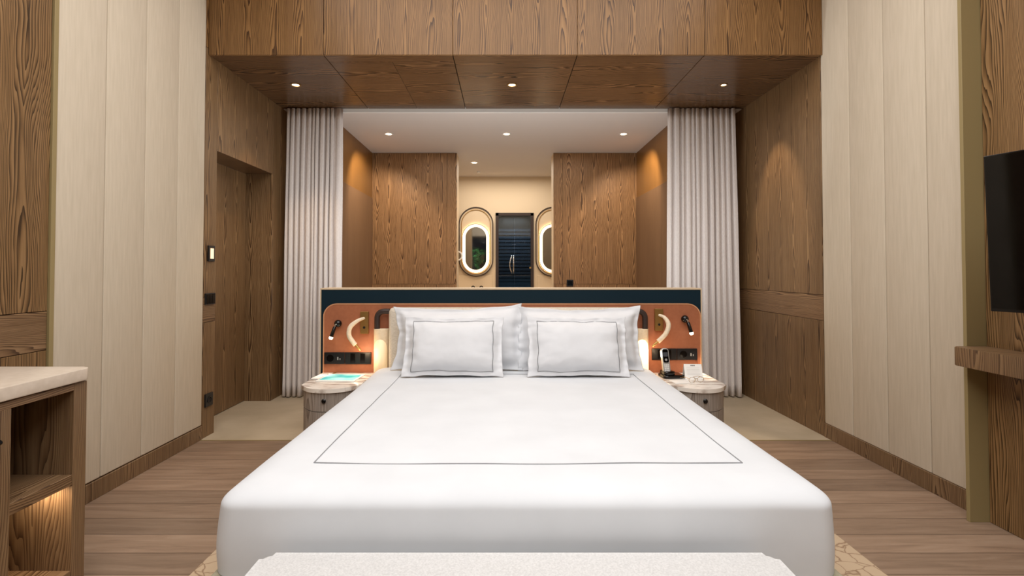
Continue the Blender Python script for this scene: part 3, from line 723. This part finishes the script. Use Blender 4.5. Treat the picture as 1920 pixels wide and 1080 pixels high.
# stitched border line lying on the duvet
bx0, bx1, by0, by1 = -.76, .79, .245, 1.80
loop = []
for (p, q, n) in (((bx0, by0), (bx1, by0), 60), ((bx1, by0), (bx1, by1), 60), ((bx1, by1), (bx0, by1), 60), ((bx0, by1), (bx0, by0), 60)):
    for k in range(n):
        u = k / n; x = p[0] + (q[0] - p[0]) * u; y = p[1] + (q[1] - p[1]) * u
        x += .004 * noise.noise((x * 3, y * 3, 2)); y += .005 * noise.noise((x * 3, y * 3, 6)); loop.append((x, y, topz(x, y) + .0016))
loop.append(loop[0])
MB().tube(loop, .002, 6, caps=False).build('stitched_border', 'piping', dv)['label'] = 'thin grey stitched border line'

# pillows
def pillow(cx, y, zb, W, H, T, tilt, label, cat_group, border=None, seed=0, flange=.04, rz=0, sag=.0, tips=(0, 0), pinch=(.045, .045)):
    nx, nz_ = 46, 30
    def side_t(u, v):
        fu = 1 - flange / (W / 2); fv = 1 - flange / (H / 2)
        a = max(0, 1 - (abs(u) / fu) ** 3.2); c = max(0, 1 - (abs(v) / fv) ** 3.2)
        return T / 2 * (a ** .55) * (c ** .55) + .003
    b = MB(); F, Bk = [], []
    def pos(u, v):
        # concave sides, pointy corners
        x = u * W / 2 * (1 - (pinch[0] if u < 0 else pinch[1]) * (1 - v * v)) ; z = v * H / 2 * (1 - .06 * (1 - u * u)) 
        if v > 0:
            z += v * (tips[0] * max(0, -u) ** 3 + tips[1] * max(0, u) ** 3)
            z -= sag * v * (1 - u * u)
        x += .010 * noise.noise((u * 3, v * 3, seed)) * abs(u); z += .012 * noise.noise((u * 3 + 9, v * 3, seed)) * abs(v)
        return x, z
    for j in range(nz_ + 1):
        v = -1 + 2 * j / nz_; rf, rb = [], []
        for i in range(nx + 1):
            u = -1 + 2 * i / nx; x, z = pos(u, v); t = side_t(u, v)
            edge = max(abs(u), abs(v))
            wr = (.012 * noise.noise((u * 5, v * 4, seed + 3)) + .006 * noise.noise((u * 11, v * 9, seed + 3))) * (.2 + edge ** 3)
            wr += .008 * noise.noise((u * 1.5 + 4, v * 9, seed)) * max(0, abs(u) - .6) * 2.5
            rf.append(b.bm.verts.new((x, -t + wr, z)))
            rb.append(rf[-1] if (i in (0, nx) or j in (0, nz_)) else b.bm.verts.new((x, t + wr, z)))
        F.append(rf); Bk.append(rb)
    for j in range(nz_):
        for i in range(nx):
            b.bm.faces.new((F[j][i], F[j][i + 1], F[j + 1][i + 1], F[j + 1][i]))
            if len({Bk[j][i], Bk[j][i + 1], Bk[j + 1][i + 1], Bk[j + 1][i]}) == 4:
                try: b.bm.faces.new((Bk[j][i], Bk[j + 1][i], Bk[j + 1][i + 1], Bk[j][i + 1]))
                except ValueError: pass
    me_root = thing('pillow', label, 'pillow', (cx, y, zb), 0, cat_group)
    o = b.build('pillow_case', 'pillow', me_root, smooth=False)
    for p in o.data.polygons: p.use_smooth = True
    R_ = Matrix.Rotation(math.radians(-tilt), 4, 'X') @ Matrix.Rotation(rz, 4, 'Y')
    M4 = R_ @ Matrix.Translation((0, 0, H / 2))
    o.data.transform(M4)
    sb = o.modifiers.new('s', 'SUBSURF'); sb.levels = 1; sb.render_levels = 1
    if border:
        bu, bv = border; path = []
        c = [(-bu, -bv), (bu, -bv), (bu, bv), (-bu, bv)]
        for k in range(4):
            p, q = c[k], c[(k + 1) % 4]
            for m in range(30):
                s = m / 30; u = p[0] + (q[0] - p[0]) * s; v = p[1] + (q[1] - p[1]) * s
                x, z = pos(u, v); t = side_t(u, v); edge = max(abs(u), abs(v))
                wr = (.012 * noise.noise((u * 5, v * 4, seed + 3)) + .006 * noise.noise((u * 11, v * 9, seed + 3))) * (.2 + edge ** 3)
                wr += .008 * noise.noise((u * 1.5 + 4, v * 9, seed)) * max(0, abs(u) - .6) * 2.5
                path.append(M4 @ Vector((x, -t + wr - .0045, z)))
        path.append(path[0])
        MB().tube(path, .0019, 6, caps=False).build('stitched_border', M['ink2'], me_root)['label'] = 'thin grey stitched border'
    return me_root
M['ink2'] = mat('grey_thread', (128, 128, 130), .8)
PZ = .575
pillow(-.33, 3.50, PZ - .02, .93, .455, .19, 12, 'large plain white pillow behind the bordered one on the left', 'large back pillows', seed=1, pinch=(.11, .02), tips=(.0, .025), sag=.008)
pillow(.53, 3.50, PZ - .02, .89, .45, .19, 12, 'large plain white pillow behind the bordered one on the right', 'large back pillows', seed=5, pinch=(.02, .08), tips=(.01, .015), sag=.008)
pillow(-.335, 3.295, PZ - .022, .68, .41, .16, 19, 'smaller white pillow with grey border, in front on the left', 'bordered front pillows', (.80, .84), seed=11)
pillow(.485, 3.295, PZ - .022, .68, .41, .16, 19, 'smaller white pillow with grey border, in front on the right', 'bordered front pillows', (.80, .84), seed=17)

# bench at the foot of the bed
bn = thing('bench', 'pale grey upholstered bench at the foot of the bed', 'bench', (.045, 1.29, 0))
MB().prism(rrect(-.765, .765, -.25, .25, .035, 8), 'z', .25, .402, .018).build('seat', 'bench', bn, angle=60)
MB().box(-.72, .72, -.2, .2, .21, .249, .004, 1).build('seat_frame', 'wood_cab', bn)
for sx in (-1, 1):
    for sy in (-1, 1): MB().box(sx * .67 - .02, sx * .67 + .02, sy * .17 - .02, sy * .17 + .02, .013, .21, .003, 1).build('leg', 'wood_cab', bn)
o = MB().box(-1.28, 1.56, .35, 3.1, .0005, .012, .004, 2).build('rug', 'rug'); tag(o, 'beige rug with brown crackle veins lying under the bed', 'rug')

# ================================================================ LEFT CABINET
XF, YF = -1.632, 2.02; CY0 = .35
cb = thing('sideboard', 'wooden open-shelved sideboard with cream stone top at the left edge', 'cabinet', (-1.94, 1.2, 0))
ox, oy = 1.94, -1.2
def cbx(x0, x1, y0, y1, z0, z1, bev=.0015): return MB().box(x0 + ox, x1 + ox, y0 + oy, y1 + oy, z0, z1, bev, 1)
cab_back = XL + .002
MB().prism([(x + ox, y + oy) for x, y in rrect(cab_back, XF, CY0, YF, .035, 8, (0, 0, 1, 0))], 'z', .822, .868, .003).build('stone_top', 'stonetop', cb, angle=40)['label'] = 'cream stone top with rounded corner'
cbx(cab_back, XF - .012, YF - .072, YF - .012, .0, .816).build('side_panel', 'wood_cab', cb)
cbx(cab_back, XF - .012, CY0 + .01, CY0 + .05, .0, .816).build('side_panel', 'wood_cab', cb)
cbx(cab_back, XF - .03, 1.665, 1.70, .0, .816).build('divider', 'wood_cab', cb)
cbx(XF - .03, XF - .012, 1.662, 1.702, .0, .79).build('stile', 'wood_cab', cb)
cbx(cab_back, cab_back + .02, CY0 + .05, YF - .072, .0, .816).build('back_panel', 'wood_cab', cb)
cbx(XF - .03, XF - .012, CY0 + .05, YF - .072, .79, .816).build('top_rail', 'wood_cab_y', cb)
cbx(cab_back + .02, XF - .03, 1.70, YF - .072, .80, .816).build('ceiling_board', 'wood_cab_y', cb)
cbx(cab_back + .02, XF - .014, 1.70, YF - .072, .432, .472).build('shelf', 'wood_cab_y', cb)
cbx(cab_back + .02, XF - .014, 1.70, YF - .072, .08, .11).build('shelf', 'wood_cab_y', cb)
cbx(cab_back + .02, XF - .06, CY0 + .05, YF - .065, .0, .078).build('plinth', 'gap', cb)
dr = cbx(XF - .03, XF - .01, CY0 + .055, 1.657, .085, .786).build('door', 'wood_cab', cb)
MB().tube([(XF + .022 + ox, 1.42 + oy, .70), (XF + .022 + ox, 1.63 + oy, .70)], .0085, 12).tube([(XF - .01 + ox, 1.45 + oy, .70), (XF + .02 + ox, 1.45 + oy, .70)], .006, 8).tube([(XF - .01 + ox, 1.6 + oy, .70), (XF + .02 + ox, 1.6 + oy, .70)], .006, 8).build('handle', 'blackmetal', dr, smooth=True)
area('shelf_light', (XF - .10 + ox, 1.90 + oy, .43), (.12, .04), .5, K(3500), parent=cb)

# ================================================================ RIGHT LEDGE AND TV
o = MB().prism(rrect(2.235, XR - .001, -.9, 2.535, .02, 5, (1, 0, 0, 1)), 'z', .78, .872, .004).build('wall_shelf', 'wood_cab', angle=40)
tag(o, 'thick wooden wall ledge below the television on the right', 'shelf')
yaw = math.radians(19)
tv = thing('television', 'large flat black television angled out from the right wall', 'television', (1.98, 2.075, 1.40), 0)
# local frame: u along the screen toward the viewer (near edge), built then rotated
TW, TH = 1.12, .635
Rt = Matrix.Rotation(math.radians(0) + yaw, 4, 'Z')
def tvbox(x0, x1, y0, y1, z0, z1, bev=.002):
    return MB().box(x0, x1, y0, y1, z0, z1, bev, 1)
tvr = Matrix.Rotation(yaw, 4, 'Z') @ Matrix.Rotation(math.radians(-2.6), 4, 'Y')
pa = tvbox(0, .03, -TW, 0, -TH / 2, TH / 2).build('housing', 'blackgloss', tv); pa.data.transform(tvr)
pa = tvbox(-.0015, .001, -TW + .006, -.006, -TH / 2 + .012, TH / 2 - .006, 0).build('screen', 'screen', tv); pa.data.transform(tvr)
MB().box(.22, .40, -.62, -.56, -.03, .03).build('wall_bracket', 'blackmetal', tv).data.transform(Matrix.Identity(4))

# ================================================================ SWITCHES ON THE LEFT PILASTER
def wplate(y, z, hy, hz, label, name='wall_switch', inner=None):
    t = thing(name, label, 'switch' if name == 'wall_switch' else 'socket', (XL, y, z - hz))
    MB().box(0, .012, -hy, hy, 0, 2 * hz, .0015, 2).build('plate', 'black', t)
    if inner == 'lit': MB().box(.011, .014, -hy * .5, hy * .55, hz * .35, hz * 1.65).build('display', mat('lit_display', (240, 200, 160), .5, emit=(255, 214, 170), es=.8), t)['label'] = 'small lit display'
    if inner == 'keys':
        for k in range(3): MB().box(.0115, .014, -hy + .006 + k * (2 * hy - .012) / 3, -hy + .003 + (k + 1) * (2 * hy - .012) / 3, .006, 2 * hz - .006, .0005, 1).build('switch_key', 'blackgloss', t)
    if inner == 'sock':
        MB().ring([(q[0], q[1] + hz) for q in circle(0, 0, .026)], [(q[0], q[1] + hz) for q in circle(0, 0, .02)], 'x', .011, .016).build('socket_ring', 'blackgloss', t)
        MB().prism([(q[0], q[1] + hz) for q in circle(0, 0, .02)], 'x', .011, .0125).build('socket_well', 'gap', t)
wplate(3.855, 1.378, .040, .06, 'black room control with lit display on the left pilaster', inner='lit')
wplate(3.848, 1.035, .062, .042, 'black switch plate on the left pilaster below the lit control', inner='keys')
wplate(3.845, .275, .048, .048, 'black wall socket low on the left pilaster near the floor', 'wall_socket', 'sock')
t = thing('wall_switch', 'small black switch on the wood partition right of the mirrors', 'switch', (.91, YP, 1.03))
MB().box(-.045, .045, -.012, 0, 0, .09, .002, 1).build('plate', 'black', t)
MB().box(-.035, .035, -.015, -.011, .012, .078, .002, 1).build('switch_key', 'blackgloss', t)

# ================================================================ GARDEN SHRUB (seen in the mirror)
rnd = random.Random(4)
t = thing('garden_shrub', 'green leafy shrub outside the window, reflected in the left mirror', 'shrub', (-1.1, YN - 1.1, 0))
st = MB()
for k in range(7):
    a_ = rnd.uniform(0, 2 * PI); st.tube([(0, 0, 0), (.12 * math.cos(a_), .12 * math.sin(a_), .7), (.3 * math.cos(a_), .3 * math.sin(a_), 1.9)], .012, 6)
st.build('stem', 'wood_cab', t)
lf = MB()
for k in range(420):
    a_ = rnd.uniform(0, 2 * PI); r_ = rnd.uniform(.05, .5); c = Vector((r_ * math.cos(a_), r_ * math.sin(a_), rnd.uniform(.3, 2.1)))
    d = Vector((rnd.uniform(-1, 1), rnd.uniform(-1, 1), rnd.uniform(-.6, .8))).normalized(); s_ = d.cross(Vector((rnd.random(), rnd.random(), 1))).normalized()
    L_ = rnd.uniform(.09, .18); v = [lf.bm.verts.new(c), lf.bm.verts.new(c + d * L_ * .5 + s_ * L_ * .22), lf.bm.verts.new(c + d * L_), lf.bm.verts.new(c + d * L_ * .5 - s_ * L_ * .22)]
    lf.bm.faces.new(v)
lf.build('foliage', 'leaf', t)
spot('added_shrub_fill', (-1.6, YN - .4, 2.9), 420, K(4200), 80, .5, (math.radians(-35), 0, 0))  # added spot, brightens the shrub for its reflection
struct(MB().box(-5, 5, YN - 4, YN - .1, -.1, -.02).build('floor', 'tile'), 'terrace outside the window')
